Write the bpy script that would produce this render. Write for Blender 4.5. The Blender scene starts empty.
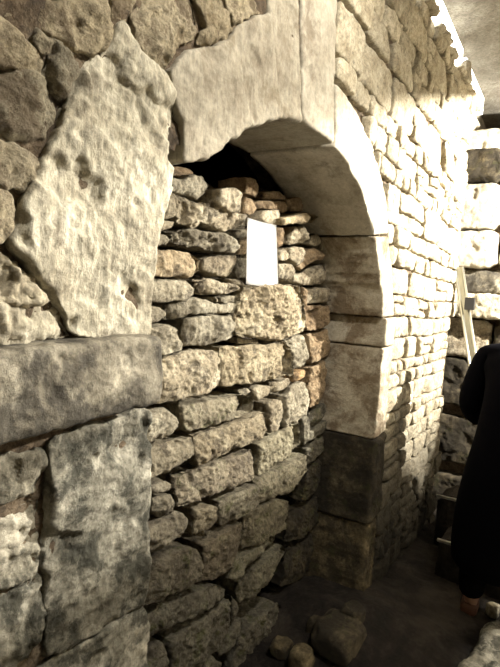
import bpy, bmesh, math, random
import numpy as np
from mathutils import Vector, noise, Matrix
from mathutils.geometry import delaunay_2d_cdt
C = bpy.context.scene.collection
R = math.radians
S = bpy.context.scene
# ------------------------------------------------------------------ camera
FPX, CAMZ, D = 519.0, 1.59, 0.80
yaw, pitch, roll = R(32.1), R(-3.9), R(3.8)
Fw = Vector((math.cos(yaw)*math.cos(pitch), math.sin(yaw)*math.cos(pitch), math.sin(pitch)))
R0 = Fw.cross(Vector((0, 0, 1))).normalized(); U0 = R0.cross(Fw).normalized()
Rv = R0*math.cos(roll) + U0*math.sin(roll); Uv = U0*math.cos(roll) - R0*math.sin(roll)
cd = bpy.data.cameras.new('camera'); cam = bpy.data.objects.new('camera', cd); C.objects.link(cam)
cd.sensor_fit = 'VERTICAL'; cd.sensor_height = 36; cd.lens = FPX/667*36; cd.clip_start = 0.02
CP = Vector((0, -D, CAMZ))
m = Matrix((( Rv.x, Uv.x, -Fw.x, CP.x), (Rv.y, Uv.y, -Fw.y, CP.y), (Rv.z, Uv.z, -Fw.z, CP.z), (0, 0, 0, 1)))
cam.matrix_world = m; S.camera = cam
def ray(px, py): return Fw + Rv*((px-250)/FPX) - Uv*((py-333.5)/FPX)
def onY(px, py, Y):                      # pixel -> point of the plane y = Y
    d = ray(px, py); t = (Y+D)/d.y; return CP + d*t
def onX(px, py, X):
    d = ray(px, py); t = X/d.x; return CP + d*t
def xz(poly, Y): return [(p.x, p.z) for p in (onY(a, b, Y) for a, b in poly)]

# ------------------------------------------------------------------ materials
def stone_mat(name, cols, stain=(.05, .04, .03), stain_amt=.3, stain_scale=6, moss=0, bump=.5, tool=0, seed=0, rough=.9, thr=.56, grain=1.0):
    mt = bpy.data.materials.new(name); mt.use_nodes = True
    n, l = mt.node_tree.nodes, mt.node_tree.links
    b = n['Principled BSDF']; b.inputs['Roughness'].default_value = rough
    b.inputs['Specular IOR Level'].default_value = .25
    geo = n.new('ShaderNodeNewGeometry'); mp = n.new('ShaderNodeMapping'); mp.inputs['Location'].default_value = (seed*3.1, seed*1.7, seed*.9)
    l.new(geo.outputs['Position'], mp.inputs['Vector'])
    def nz(sc, det=8, ro=.6, dist=0, vec=None):
        x = n.new('ShaderNodeTexNoise'); x.inputs['Scale'].default_value = sc; x.inputs['Detail'].default_value = det
        x.inputs['Roughness'].default_value = ro; x.inputs['Distortion'].default_value = dist*.35
        l.new((vec or mp.outputs['Vector']), x.inputs['Vector']); return x.outputs['Fac']
    def ramp(src, stops, interp='LINEAR'):
        r = n.new('ShaderNodeValToRGB'); r.color_ramp.interpolation = interp
        e = r.color_ramp.elements
        while len(e) < len(stops): e.new(.5)
        for i, (p, c) in enumerate(stops): e[i].position = p; e[i].color = (*c, 1) if not isinstance(c, (int, float)) else (c, c, c, 1)
        l.new(src, r.inputs['Fac']); return r.outputs['Color']
    def mix(f, a, c, mode='MIX'):
        x = n.new('ShaderNodeMix'); x.data_type = 'RGBA'; x.blend_type = mode
        if isinstance(f, (int, float)): x.inputs[0].default_value = f
        else: l.new(f, x.inputs[0])
        for s, v in ((6, a), (7, c)):
            if isinstance(v, tuple): x.inputs[s].default_value = (*v, 1)
            else: l.new(v, x.inputs[s])
        return x.outputs[2]
    k = len(cols)-1
    base = ramp(nz(9, 9, .68, .6), [(.3+.4*i/k, c) for i, c in enumerate(cols)])
    at = n.new('ShaderNodeAttribute'); at.attribute_name = 'tint'
    base = mix(1.0, base, at.outputs['Color'], 'MULTIPLY')
    # grain and pores
    base = mix(grain, base, ramp(nz(60, 8, .8), [(.32, .35), (.5, .95), (.66, 1.3)]), 'MULTIPLY')
    if tool:
        m2 = n.new('ShaderNodeMapping'); m2.inputs['Scale'].default_value = (1, 1, .18); m2.inputs['Rotation'].default_value = (0, R(8), 0)
        l.new(geo.outputs['Position'], m2.inputs['Vector']); tl = nz(95, 4, .6, .2, m2.outputs['Vector'])
        base = mix(tool, base, ramp(tl, [(.35, .55), (.6, 1.15)]), 'MULTIPLY')
    st = ramp(nz(stain_scale, 10, .7, .8), [(thr-.05, 0.0), (thr+.05, 1.0)])
    sm = n.new('ShaderNodeMath'); sm.operation = 'MULTIPLY'; sm.inputs[1].default_value = stain_amt; l.new(st, sm.inputs[0])
    base = mix(sm.outputs[0], base, stain)
    if moss:
        ms = ramp(nz(14, 8, .7), [(.55, 0.0), (.63, 1.0)]); mm = n.new('ShaderNodeMath'); mm.operation = 'MULTIPLY'; mm.inputs[1].default_value = moss
        l.new(ms, mm.inputs[0]); base = mix(mm.outputs[0], base, (.06, .065, .02))
    l.new(base, b.inputs['Base Color'])
    bp = n.new('ShaderNodeBump'); bp.inputs['Strength'].default_value = bump; bp.inputs['Distance'].default_value = .02
    l.new(nz(38, 12, .72), bp.inputs['Height'])
    last = bp
    if tool:
        b2 = n.new('ShaderNodeBump'); b2.inputs['Strength'].default_value = tool; b2.inputs['Distance'].default_value = .003
        l.new(tl, b2.inputs['Height']); l.new(bp.outputs['Normal'], b2.inputs['Normal']); last = b2
    l.new(last.outputs['Normal'], b.inputs['Normal'])
    return mt
def plain(name, col, rough=.6, metal=0, emit=0):
    mt = bpy.data.materials.new(name); mt.use_nodes = True; n, l = mt.node_tree.nodes, mt.node_tree.links
    b = n['Principled BSDF']; b.inputs['Roughness'].default_value = rough; b.inputs['Metallic'].default_value = metal
    if rough == 1: b.inputs['Specular IOR Level'].default_value = .03
    x = n.new('ShaderNodeTexNoise'); x.inputs['Scale'].default_value = 40; r = n.new('ShaderNodeValToRGB')
    r.color_ramp.elements[0].color = (*[c*.88 for c in col], 1); r.color_ramp.elements[1].color = (*[min(1, c*1.08) for c in col], 1)
    l.new(x.outputs['Fac'], r.inputs['Fac']); l.new(r.outputs['Color'], b.inputs['Base Color'])
    if emit: b.inputs['Emission Color'].default_value = (1, .97, .9, 1); b.inputs['Emission Strength'].default_value = emit
    return mt
#LIME = [(.20, .16, .10), (.42, .37, .265), (.56, .51, .39)]
M = {
 'slab': stone_mat('pale_limestone', [(.19, .16, .11), (.40, .365, .275), (.52, .485, .385)], stain=(.09, .07, .045), stain_amt=.7, stain_scale=6, tool=.7, bump=.5, seed=1, thr=.60, grain=.6),
 'lintel': stone_mat('smooth_limestone', [(.17, .14, .10), (.275, .245, .185), (.35, .32, .25)], stain=(.12, .09, .05), stain_amt=.5, stain_scale=7, tool=.4, bump=.35, seed=2, thr=.60, grain=.5),
 'field': stone_mat('field_stone', [(.17, .13, .075), (.37, .32, .22), (.50, .45, .33)], stain=(.08, .05, .025), stain_amt=.75, stain_scale=9, bump=1, seed=3, thr=.54),
 'impost': stone_mat('sooty_limestone', [(.07, .062, .048), (.175, .155, .115), (.40, .365, .28)], stain=(.035, .031, .025), stain_amt=.8, stain_scale=7, bump=.5, seed=4, thr=.50, grain=.6),
 'low': stone_mat('damp_limestone', [(.08, .072, .052), (.25, .235, .185), (.52, .49, .40)], stain=(.03, .03, .022), stain_amt=.85, stain_scale=10, bump=.7, seed=5, thr=.52, grain=.7),
 'warm': stone_mat('tan_limestone', [(.15, .115, .075), (.34, .29, .205), (.50, .45, .34)], stain_amt=.7, stain_scale=14, bump=1, seed=6, thr=.57),
 'grey': stone_mat('grey_limestone', [(.12, .10, .07), (.30, .265, .195), (.48, .44, .34)], stain_amt=.7, stain_scale=16, bump=1, seed=7, thr=.6),
 'brown': stone_mat('brown_limestone', [(.09, .06, .035), (.24, .17, .10), (.36, .28, .18)], stain_amt=.4, stain_scale=16, bump=1, seed=8, thr=.6),
 'mossy': stone_mat('damp_mossy_limestone', [(.07, .06, .045), (.20, .18, .135), (.36, .34, .26)], stain_amt=.6, stain_scale=18, moss=.6, bump=1, seed=9, thr=.56),
 'rubble': stone_mat('coursed_rubble', [(.25, .20, .13), (.45, .40, .30), (.58, .53, .42)], stain_amt=.35, stain_scale=15, bump=.8, seed=10, thr=.62),
 'arch': stone_mat('dressed_limestone', [(.32, .28, .21), (.50, .46, .37), (.60, .56, .46)], stain=(.09, .06, .035), stain_amt=.55, stain_scale=6, bump=.4, tool=.2, seed=11, thr=.6, grain=.4),
 'archstain': stone_mat('brown_stained_limestone', [(.27, .225, .155), (.45, .395, .295), (.55, .51, .405)], stain=(.13, .085, .045), stain_amt=.75, stain_scale=6, bump=.6, seed=13, thr=.53, grain=.5),
 'archdark': stone_mat('soot_and_shade_limestone', [(.02, .016, .011), (.06, .048, .03), (.14, .115, .07)], stain=(.02, .017, .012), stain_amt=.8, stain_scale=6, moss=.3, bump=.6, seed=12, thr=.48),  # soot on the jamb band; on corbel, corner and far blocks painted shade
 'shadejamb': stone_mat('shade_dark_brown_limestone', [(.045, .034, .018), (.12, .095, .052), (.22, .175, .10)], stain=(.03, .024, .016), stain_amt=.8, stain_scale=7, moss=.4, bump=.7, seed=19, thr=.5),  # brown stone darkened to stand for shade on the lower jamb
 'mortar': stone_mat('earthy_mortar', [(.06, .042, .026), (.17, .125, .08), (.32, .26, .18)], stain_amt=.7, stain_scale=14, bump=1.2, seed=14),
 'mortarpale': stone_mat('lime_mortar', [(.08, .055, .03), (.17, .125, .08), (.26, .20, .14)], stain_amt=.5, stain_scale=14, bump=1.2, seed=18),
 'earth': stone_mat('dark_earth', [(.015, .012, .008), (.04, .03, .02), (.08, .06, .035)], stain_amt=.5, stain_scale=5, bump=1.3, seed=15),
 'floor': stone_mat('trodden_earth_floor', [(.006, .005, .004), (.016, .012, .009), (.045, .038, .03)], stain_amt=.6, stain_scale=3, bump=1, seed=16, rough=.8),
 'vault': stone_mat('vault_plaster', [(.26, .23, .18), (.44, .40, .32), (.56, .52, .43)], stain=(.22, .19, .14), stain_amt=.5, stain_scale=2.5, bump=.3, seed=17, thr=.5),
 'paper': plain('white_paper', (.97, .97, .96), .7),
 'cloth': plain('black_cloth', (.003, .003, .0045), 1), 'trouser': plain('dark_trousers', (.004, .004, .004), 1),
 'skin': plain('skin', (.45, .27, .19), .55), 'hair': plain('dark_hair', (.02, .013, .009), .6), 'shoe': plain('brown_leather', (.10, .04, .02), .6),
 'steel': plain('brushed_steel', (.62, .62, .56), .3, .9), 'black': plain('black_enamel', (.015, .015, .015), .5),
 'strip': plain('glowing_white', (.9, .9, .85), .5, 0, 9),
}
# ------------------------------------------------------------------ helpers
def obj(name, me_or_bm, mat, parent=None, origin=None, smooth=True):
    if isinstance(me_or_bm, bmesh.types.BMesh):
        me = bpy.data.meshes.new(name); bmesh.ops.recalc_face_normals(me_or_bm, faces=me_or_bm.faces); me_or_bm.to_mesh(me); me_or_bm.free()
    else: me = me_or_bm
    if origin is not None: me.transform(Matrix.Translation(-Vector(origin)))
    if smooth: me.polygons.foreach_set('use_smooth', [True]*len(me.polygons))
    me.materials.append(mat); o = bpy.data.objects.new(name, me); C.objects.link(o)
    if origin is not None: o.location = origin
    if parent: o.parent = parent; 
    if parent and parent.type == 'EMPTY' and origin is not None: o.location = Vector(origin) - parent.location
    return o
def tag(o, label=None, cat=None, group=None, kind=None):
    for k, v in (('label', label), ('category', cat), ('group', group), ('kind', kind)):
        if v: o[k] = v
    return o
def ensure_tint(me, val=(1, 1, 1)):
    if 'tint' not in me.attributes:
        a = me.color_attributes.new('tint', 'FLOAT_COLOR', 'POINT')
        a.data.foreach_set('color', [c for _ in me.vertices for c in (*val, 1)])
def fnoise(p, s): return noise.fractal(p*s, .9, 2.1, 5, noise_basis='PERLIN_ORIGINAL')
def resample(poly, step, round_=1):
    for _ in range(round_):
        q = []
        for i in range(len(poly)):
            a, b = poly[i], poly[(i+1) % len(poly)]
            q += [(a[0]*.88+b[0]*.12, a[1]*.88+b[1]*.12), (a[0]*.12+b[0]*.88, a[1]*.12+b[1]*.88)]
        poly = q
    out = []
    for i in range(len(poly)):
        a, b = poly[i], poly[(i+1) % len(poly)]
        L = math.hypot(b[0]-a[0], b[1]-a[1]); k = max(1, round(L/step))
        out += [(a[0]+(b[0]-a[0])*j/k, a[1]+(b[1]-a[1])*j/k) for j in range(k)]
    return out
class Acc:                                # collects stones of one mesh object
    def __init__(s): s.v = []; s.f = []; s.c = []
    def mesh(s, name):
        me = bpy.data.meshes.new(name); me.from_pydata(s.v, [], s.f); me.update()
        b = bmesh.new(); b.from_mesh(me); bmesh.ops.recalc_face_normals(b, faces=b.faces); b.to_mesh(me); b.free()
        a = me.color_attributes.new('tint', 'FLOAT_COLOR', 'POINT'); a.data.foreach_set('color', [x for c in s.c for x in (*c, 1)])
        return me
def stone(acc, poly, y0, depth=.15, bulge=.004, bevel=.01, rough=.008, step=.008, tilt=(0, 0), taper=.12, wob=.004, tint=None, freq=9, rnd=1, chis=3, grow=0.0, fine=.45):
    """one rough stone: outline poly (x,z) on plane y0, its face worked in relief and its body running back by depth"""
    sd = random.random()*50
    if tint is None:
        g = random.uniform(.82, 1.12); w = random.uniform(-.03, .035); tint = (g*(1+w), g, g*(1-w*1.5))
    A = sum(poly[i][0]*poly[(i+1) % len(poly)][1]-poly[(i+1) % len(poly)][0]*poly[i][1] for i in range(len(poly)))
    if A < 0: poly = poly[::-1]
    A = abs(A)/2
    B0 = np.array(resample(poly, step, rnd)); N = len(B0)
    tg = np.roll(B0, -2, 0)-np.roll(B0, 2, 0); tg /= (np.linalg.norm(tg, axis=1, keepdims=True)+1e-9)
    nin = np.stack([-tg[:, 1], tg[:, 0]], 1)                       # inward normal
    amp = np.array([wob*(.9*fnoise(Vector((x, sd, z)), 14)+.6*fnoise(Vector((x, sd+4, z)), 40)) for x, z in B0])-grow
    B = B0+nin*amp[:, None]
    cx, cz = B.mean(0); ext = math.sqrt(A)*.5
    planes = [(math.cos(f), math.sin(f), random.uniform(.10, .38), ext*random.uniform(.5, 1.0)) for f in (random.uniform(0, 6.28) for _ in range(chis))]
    P0, P1 = B, np.roll(B, -1, 0); dP = P1-P0; L2 = (dP**2).sum(1)+1e-12
    def edist(Q):
        out = []
        for k in range(0, len(Q), 400):
            q = Q[k:k+400, None, :]; t = np.clip(((q-P0)*dP).sum(2)/L2, 0, 1)
            out.append(np.sqrt((((P0+dP*t[..., None])-q)**2).sum(2)).min(1))
        return np.concatenate(out) if out else np.zeros(0)
    cand = [B]
    for f in (.18, .5):
        Q = B+nin*bevel*f; e = edist(Q); cand.append(Q[e > bevel*f*.92])
    x0, z0 = B.min(0); x1, z1 = B.max(0)
    gx, gz = np.meshgrid(np.arange(x0, x1, step), np.arange(z0, z1, step*.87)); gx = gx+(np.arange(gx.shape[0]) % 2)[:, None]*step*.5
    G = np.stack([gx.ravel(), gz.ravel()], 1); inside = np.zeros(len(G), bool)
    for a, b in zip(P0, P1):
        c = ((a[1] > G[:, 1]) != (b[1] > G[:, 1]))
        if b[1] != a[1]: inside ^= c & (G[:, 0] < (b[0]-a[0])*(G[:, 1]-a[1])/(b[1]-a[1])+a[0])
    G = G[inside]; 
    if len(G): G = G[edist(G) > bevel*.8]
    cand.append(G); V2 = np.concatenate(cand)
    vs, es, fs, ov, oe, of = delaunay_2d_cdt([Vector(p) for p in V2], [(i, (i+1) % N) for i in range(N)], [], 1, 1e-6)
    where = {}
    for k, o_ in enumerate(ov):
        for q in o_: where[q] = k
    E = edist(np.array([tuple(v) for v in vs])); Hm = max(E.max(), 1e-4)
    base = len(acc.v)
    for (x, z), e in zip(vs, E):
        u = min(1, e/bevel); y = y0 + bevel*.9*(1-math.sqrt(max(0, 1-(1-u)**2))) - bulge*(1-(1-min(1, e/Hm))**2)
        y += tilt[0]*(x-cx)+tilt[1]*(z-cz)
        for c_, s_, g_, d_ in planes:
            cut = g_*((x-cx)*c_+(z-cz)*s_-d_)
            if cut > 0: y += cut
        q = Vector((x, y0+sd, z))
        y -= rough*(1.3*fnoise(q, freq)+fine*noise.fractal(q*freq*4, .5, 2.1, 4))*(.35+.65*u)
        ch = noise.noise(q*freq*1.3+Vector((3, 3, 3)))+.35*noise.noise(q*freq*4)
        if ch > .25: y += rough*1.2*min(1, (ch-.25)*7)
        acc.v.append((x, y, z)); acc.c.append(tint)
    for f in fs: acc.f.append(tuple(base+k for k in f))
    ring = [base+where[i] for i in range(N)]; ns = max(2, min(40, int(depth/(step*1.8))))
    for k in range(1, ns+1):
        f = k/ns; sc = 1-taper*f; cur = []
        for i, (x, z) in enumerate(B):
            yy = y0+bevel*.9+tilt[0]*(x-cx)+tilt[1]*(z-cz)+(depth-bevel)*f
            X = cx+(x-cx)*sc; Z = cz+(z-cz)*sc; q = Vector((X, yy+sd, Z))
            rr = -rough*.7*(fnoise(q, freq*1.2)+.4*noise.fractal(q*freq*4, .5, 2.1, 3)); acc.v.append((X+nin[i][0]*rr, yy, Z+nin[i][1]*rr)); acc.c.append(tint); cur.append(len(acc.v)-1)
        for i in range(N): j = (i+1) % N; acc.f.append((ring[i], ring[j], cur[j], cur[i]))
        ring = cur
    acc.f.append(tuple(ring))
def one(name, poly, y0, mat, parent=None, **kw):
    a = Acc(); stone(a, poly, y0, **kw); me = a.mesh(name)
    cx = sum(p[0] for p in poly)/len(poly); zb = min(v[2] for v in a.v)
    return obj(name, me, M[mat], parent, origin=None if parent else (cx, y0+kw.get('depth', .15)/2, zb))
def box(bm, a, b, mat4=None):
    r = bmesh.ops.create_cube(bm, size=1)['verts']
    for v in r:
        v.co = Vector((a[k]+(v.co[k]+.5)*(b[k]-a[k]) for k in range(3)))
        if mat4: v.co = mat4 @ v.co
def prism_xz(poly, ya, yb, step=None):
    bm = bmesh.new(); f = [bm.verts.new((x, ya, z)) for x, z in poly]; g = [bm.verts.new((x, yb, z)) for x, z in poly]
    bm.faces.new(f); bm.faces.new(g[::-1])
    for i in range(len(poly)): j = (i+1) % len(poly); bm.faces.new((f[i], f[j], g[j], g[i]))
    return bm
def tube(bm, pts, r, seg=10):
    rs = []
    for i, p in enumerate(pts):
        p = Vector(p); d = (Vector(pts[min(i+1, len(pts)-1)])-Vector(pts[max(i-1, 0)])).normalized()
        u = d.orthogonal().normalized() if i == 0 else (u-d*u.dot(d)).normalized(); w = d.cross(u)
        rr = r[i] if isinstance(r, (list, tuple)) else r
        rs.append([bm.verts.new(p+(u*math.cos(2*math.pi*k/seg)+w*math.sin(2*math.pi*k/seg))*rr) for k in range(seg)])
    for a, b in zip(rs, rs[1:]):
        for k in range(seg): bm.faces.new((a[k], a[(k+1) % seg], b[(k+1) % seg], b[k]))
    bm.faces.new(rs[0][::-1]); bm.faces.new(rs[-1])
def grid(nx, ny, fn):
    bm = bmesh.new(); vs = [[bm.verts.new(fn(i/nx, j/ny)) for j in range(ny+1)] for i in range(nx+1)]
    for i in range(nx):
        for j in range(ny): bm.faces.new((vs[i][j], vs[i+1][j], vs[i+1][j+1], vs[i][j+1]))
    return bm
def in_poly(x, z, P):
    c = False
    for i in range(len(P)):
        (x1, z1), (x2, z2) = P[i], P[i-1]
        if (z1 > z) != (z2 > z) and x < (x2-x1)*(z-z1)/(z2-z1)+x1: c = not c
    return c
random.seed(4)
# ------------------------------------------------------------------ the main wall and the arch in it
WTOP, WEND, REC = 3.16, 4.24, .28
arch_px = [(376, 437), (383, 349), (383, 318), (382, 290), (378, 255), (372, 222), (362, 190), (350, 165), (335, 145), (318, 131), (300, 122), (280, 118.5),
           (262, 121), (247, 126), (235, 134), (222, 143), (212, 152), (200, 158), (180, 162)]
arch = xz(arch_px, 0)
xr = arch[1][0]; xl = onY(148, 335, 0).x
hole = [(xr+.10, -.1)] + [(xr+.10, 1.5)] + [(x+.05, z+.10) for x, z in arch[2:9]] + [(x, z+.12) for x, z in arch[9:]] + [(xl-.09, arch[-1][1]+.05), (xl-.09, -.1)]
outer = [(-2.2, -.1), (-2.2, WTOP), (WEND, WTOP), (WEND, -.1)]
wall = obj('wall_left', prism_xz(outer+hole, .045, .55), M['mortar'], smooth=False); ensure_tint(wall.data); tag(wall, kind='structure')
tag(wall, label='rough stone wall with a blocked arched doorway')

LEFT = [  # (part name, material, outline in the photograph, bulge, bevel, roughness)
 ('jamb_slab', 'slab', [(118, 26), (124, 24), (136, 52), (150, 62), (161, 72), (170, 86), (176, 98), (171, 122), (164, 148), (164, 160), (172, 166), (169, 190), (161, 215), (154, 245), (151, 290), (149, 326), (148, 334), (76, 336), (62, 303), (45, 282), (30, 266), (10, 247), (10, 232), (24, 197), (44, 162), (62, 132), (72, 106), (84, 76), (100, 60), (112, 45)], .012, .03, .013),
 ('facing_stone', 'field', [(0, 71), (30, 69), (54, 79), (63, 100), (60, 121), (50, 136), (25, 139), (0, 133), (-25, 130), (-40, 100), (-20, 76)], .03, .04, .014),
 ('facing_stone', 'field', [(-20, 12), (0, 19), (20, 28), (38, 45), (44, 60), (38, 71), (25, 67), (0, 62), (-22, 58)], .02, .03, .013),
 ('facing_stone', 'field', [(8, -14), (60, -22), (104, -8), (109, 18), (108, 40), (96, 53), (82, 54), (65, 41), (45, 26), (22, 12)], .02, .03, .016),
 ('facing_stone', 'field', [(57, 43), (70, 50), (80, 62), (73, 80), (65, 96), (56, 80), (48, 73), (52, 57)], .02, .02, .014),
 ('facing_stone', 'field', [(-20, 142), (0, 145), (20, 150), (36, 160), (34, 176), (27, 187), (0, 184), (-22, 180)], .02, .02, .012),
 ('facing_stone', 'field', [(-18, 186), (0, 190), (8, 196), (9, 215), (5, 235), (-2, 243), (-18, 240)], .015, .02, .012),
 ('facing_stone', 'slab', [(-25, 248), (0, 256), (18, 266), (33, 283), (41, 297), (20, 301), (-25, 304)], .015, .02, .015),
 ('facing_stone', 'slab', [(-25, 308), (0, 304), (30, 302), (48, 303), (60, 314), (72, 335), (40, 340), (-25, 347)], .02, .025, .014),
 ('facing_stone', 'field', [(42, 32), (51, 36), (54, 44), (50, 52), (44, 50), (40, 40)], .01, .012, .01),
 ('facing_stone', 'field', [(110, -20), (136, -24), (133, 12), (123, 21), (112, 21)], .012, .02, .012),
 ('facing_stone', 'field', [(138, -20), (186, -14), (200, 18), (199, 38), (180, 43), (170, 53), (166, 70), (152, 57), (140, 40), (135, 16)], .02, .02, .018),
 ('facing_stone', 'field', [(190, -14), (214, -10), (230, 14), (232, 30), (224, 36), (208, 26), (202, 12)], .015, .018, .014),
 ('facing_stone', 'field', [(218, -10), (261, -14), (262, 10), (250, 17), (236, 22), (230, 8)], .015, .018, .014),
 ('facing_stone', 'field', [(204, 32), (211, 30), (215, 40), (208, 44), (202, 42)], .01, .012, .008),
 ('lintel_stone', 'lintel', [(170, 72), (184, 56), (202, 50), (228, 42), (238, 27), (254, 19), (268, 15), (273, 62), (278, 117), (262, 121), (247, 126), (235, 134), (222, 143), (212, 152), (200, 158), (181, 162), (184, 146), (182, 120), (174, 94)], .010, .022, .007),
 ('facing_stone', 'low', [(-25, 470), (0, 463), (20, 456), (43, 448), (48, 470), (40, 491), (15, 502), (-25, 512)], .018, .025, .012),
 ('facing_stone', 'low', [(-25, 516), (0, 510), (38, 506), (42, 530), (42, 562), (30, 580), (0, 590), (-25, 594)], .02, .025, .013),
 ('facing_stone', 'low', [(-25, 604), (0, 597), (25, 589), (41, 582), (45, 615), (36, 643), (12, 665), (-20, 690)], .02, .025, .013),
 ('lower_jamb_slab', 'low', [(49, 441), (100, 424), (149, 408), (147, 470), (146, 540), (145, 598), (100, 628), (60, 649), (44, 656), (47, 620), (45, 580), (47, 545), (53, 500), (51, 470)], .012, .022, .013),
 ('bottom_jamb_slab', 'low', [(40, 668), (60, 655), (100, 634), (145, 604), (145, 770), (20, 780), (28, 700)], .02, .02, .012),
]
blocked = []
for nm, mt, px, bu, be, ro in LEFT:
    P = xz(px, 0); blocked.append(P)
    dp = .36 if 'slab' in nm or nm == 'lintel_stone' else .08
    one(nm, P, -.010 if dp > .1 else -.004, mt, wall, depth=dp, bulge=bu*.1, bevel=be*.3, rough=ro*.8, fine=.45 if dp > .1 else .8, step=.006, chis=0 if 'slab' in nm or nm == 'lintel_stone' else 4, taper=.0 if dp > .1 else .1, rnd=1 if dp > .1 else 0, wob=.007 if dp > .1 else .014,
        freq=7, grow=.006, tint=(1, 1, 1) if dp > .1 else None)
P = xz([(-40, 352), (80, 342), (157, 335), (162, 340), (162, 385), (159, 403), (100, 418), (0, 447), (-40, 457)], -.05)
one('impost_stone', P, -.06, 'impost', wall, depth=.40, bulge=.004, bevel=.014, rough=.006, step=.006, taper=0, rnd=1, wob=.005, chis=0, tint=(1, 1, 1)); blocked.append(xz([(-40, 340), (170, 325), (170, 405), (-40, 470)], 0))

def dressed(nm, mt, px, y0=0.0, depth=.37, **kw):
    P = xz(px, y0) if not kw.pop('world', False) else px
    blocked.append(P)
    d = dict(chis=0, bulge=.003, bevel=.010, rough=.004, step=.008, taper=0, rnd=0, wob=.003, tint=(1, 1, 1)); d.update(kw)
    return one(nm, P, y0, mt, wall, depth=depth, **d)
dressed('arch_stone', 'lintel', [(266, -25), (299, -25), (301, 60), (303, 122), (290, 118.5), (279, 117.5), (274.5, 60), (269.5, 12)])
dressed('arch_stone', 'arch', [(301.5, -25), (339, -25), (337, 40), (335.5, 90), (334, 143), (318, 131), (304.5, 122), (303, 60)], tint=(.7, .69, .67))
dressed('arch_stone', 'arch', [(337, 84), (345, 93), (359, 115), (373, 145), (383, 180), (387, 206), (388.5, 234), (375, 234.5), (372, 222), (362, 190), (350, 165), (336, 146.5)])
dressed('arch_stone', 'archstain', [(388.5, 236), (391, 262), (393, 290), (395, 316), (383, 317), (382, 290), (378, 255), (375.5, 237)])
Xj = xr; zi = [onY(383, y, 0).z for y in (318.5, 347.5, 436, 511, 700)]
oj = [.14, .16, .17, .15, .20]
dressed('impost_block', 'archstain', [(Xj-.005, zi[0]), (Xj-.005, zi[1]+.004), (Xj+oj[0], zi[1]+.004), (Xj+oj[0], zi[0])], -.012, world=True, bevel=.015)
dressed('jamb_block', 'archstain', [(Xj+.002, zi[1]-.003), (Xj+.002, zi[2]+.004), (Xj+oj[1], zi[2]+.02), (Xj+oj[1]-.01, zi[1]-.003)], 0, world=True)
dressed('jamb_block', 'archdark', [(Xj-.004, zi[2]-.003), (Xj-.002, zi[3]+.004), (Xj+oj[2], zi[3]+.01), (Xj+oj[2], zi[2]+.01)], -.008, world=True, rough=.007, bevel=.02)
dressed('jamb_block', 'shadejamb', [(Xj, zi[3]-.003), (Xj-.03, -.05), (Xj+oj[3]+.03, -.05), (Xj+oj[3], zi[3])], 0, world=True, rough=.011, bevel=.03)  # bottom block darkened in colour for the shadow there

# coursed rubble to the right of the arch, over it, and beyond the frame on the left
def overl(P):
    xs = [p[0] for p in P]; zs = [p[1] for p in P]
    pts = P + [((a[0]+b[0])/2, (a[1]+b[1])/2) for a, b in zip(P, P[1:]+P[:1])] + [(sum(xs)/len(xs), sum(zs)/len(zs))]
    for Q in blocked:
        if max(xs) < min(q[0] for q in Q) or min(xs) > max(q[0] for q in Q): continue
        if any(in_poly(x, z, Q) for x, z in pts): return True
        if any(in_poly(q[0], q[1], P) for q in Q): return True
    return False
def clipx(z0, z1):                         # right-hand outer edge of the dressed ring at a height
    best = None
    for Q in blocked[-8:]:
        for k in range(8):
            z = z0+(z1-z0)*k/7
            for i in range(len(Q)):
                (x1, a), (x2, b) = Q[i], Q[i-1]
                if (a > z) != (b > z):
                    x = (x2-x1)*(z-a)/(b-a)+x1; best = x if best is None else max(best, x)
    return best
opening = [(xl-.05, -.1), (xl-.05, arch[-1][1])] + arch[::-1][1:-2] + [(xr, -.1)]
blocked_all = blocked+[opening]
acc = Acc(); accp = Acc()
z = -.04
def wv(x, z, k): return .012*noise.noise(Vector((x*1.6, z*3, k)))
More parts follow.
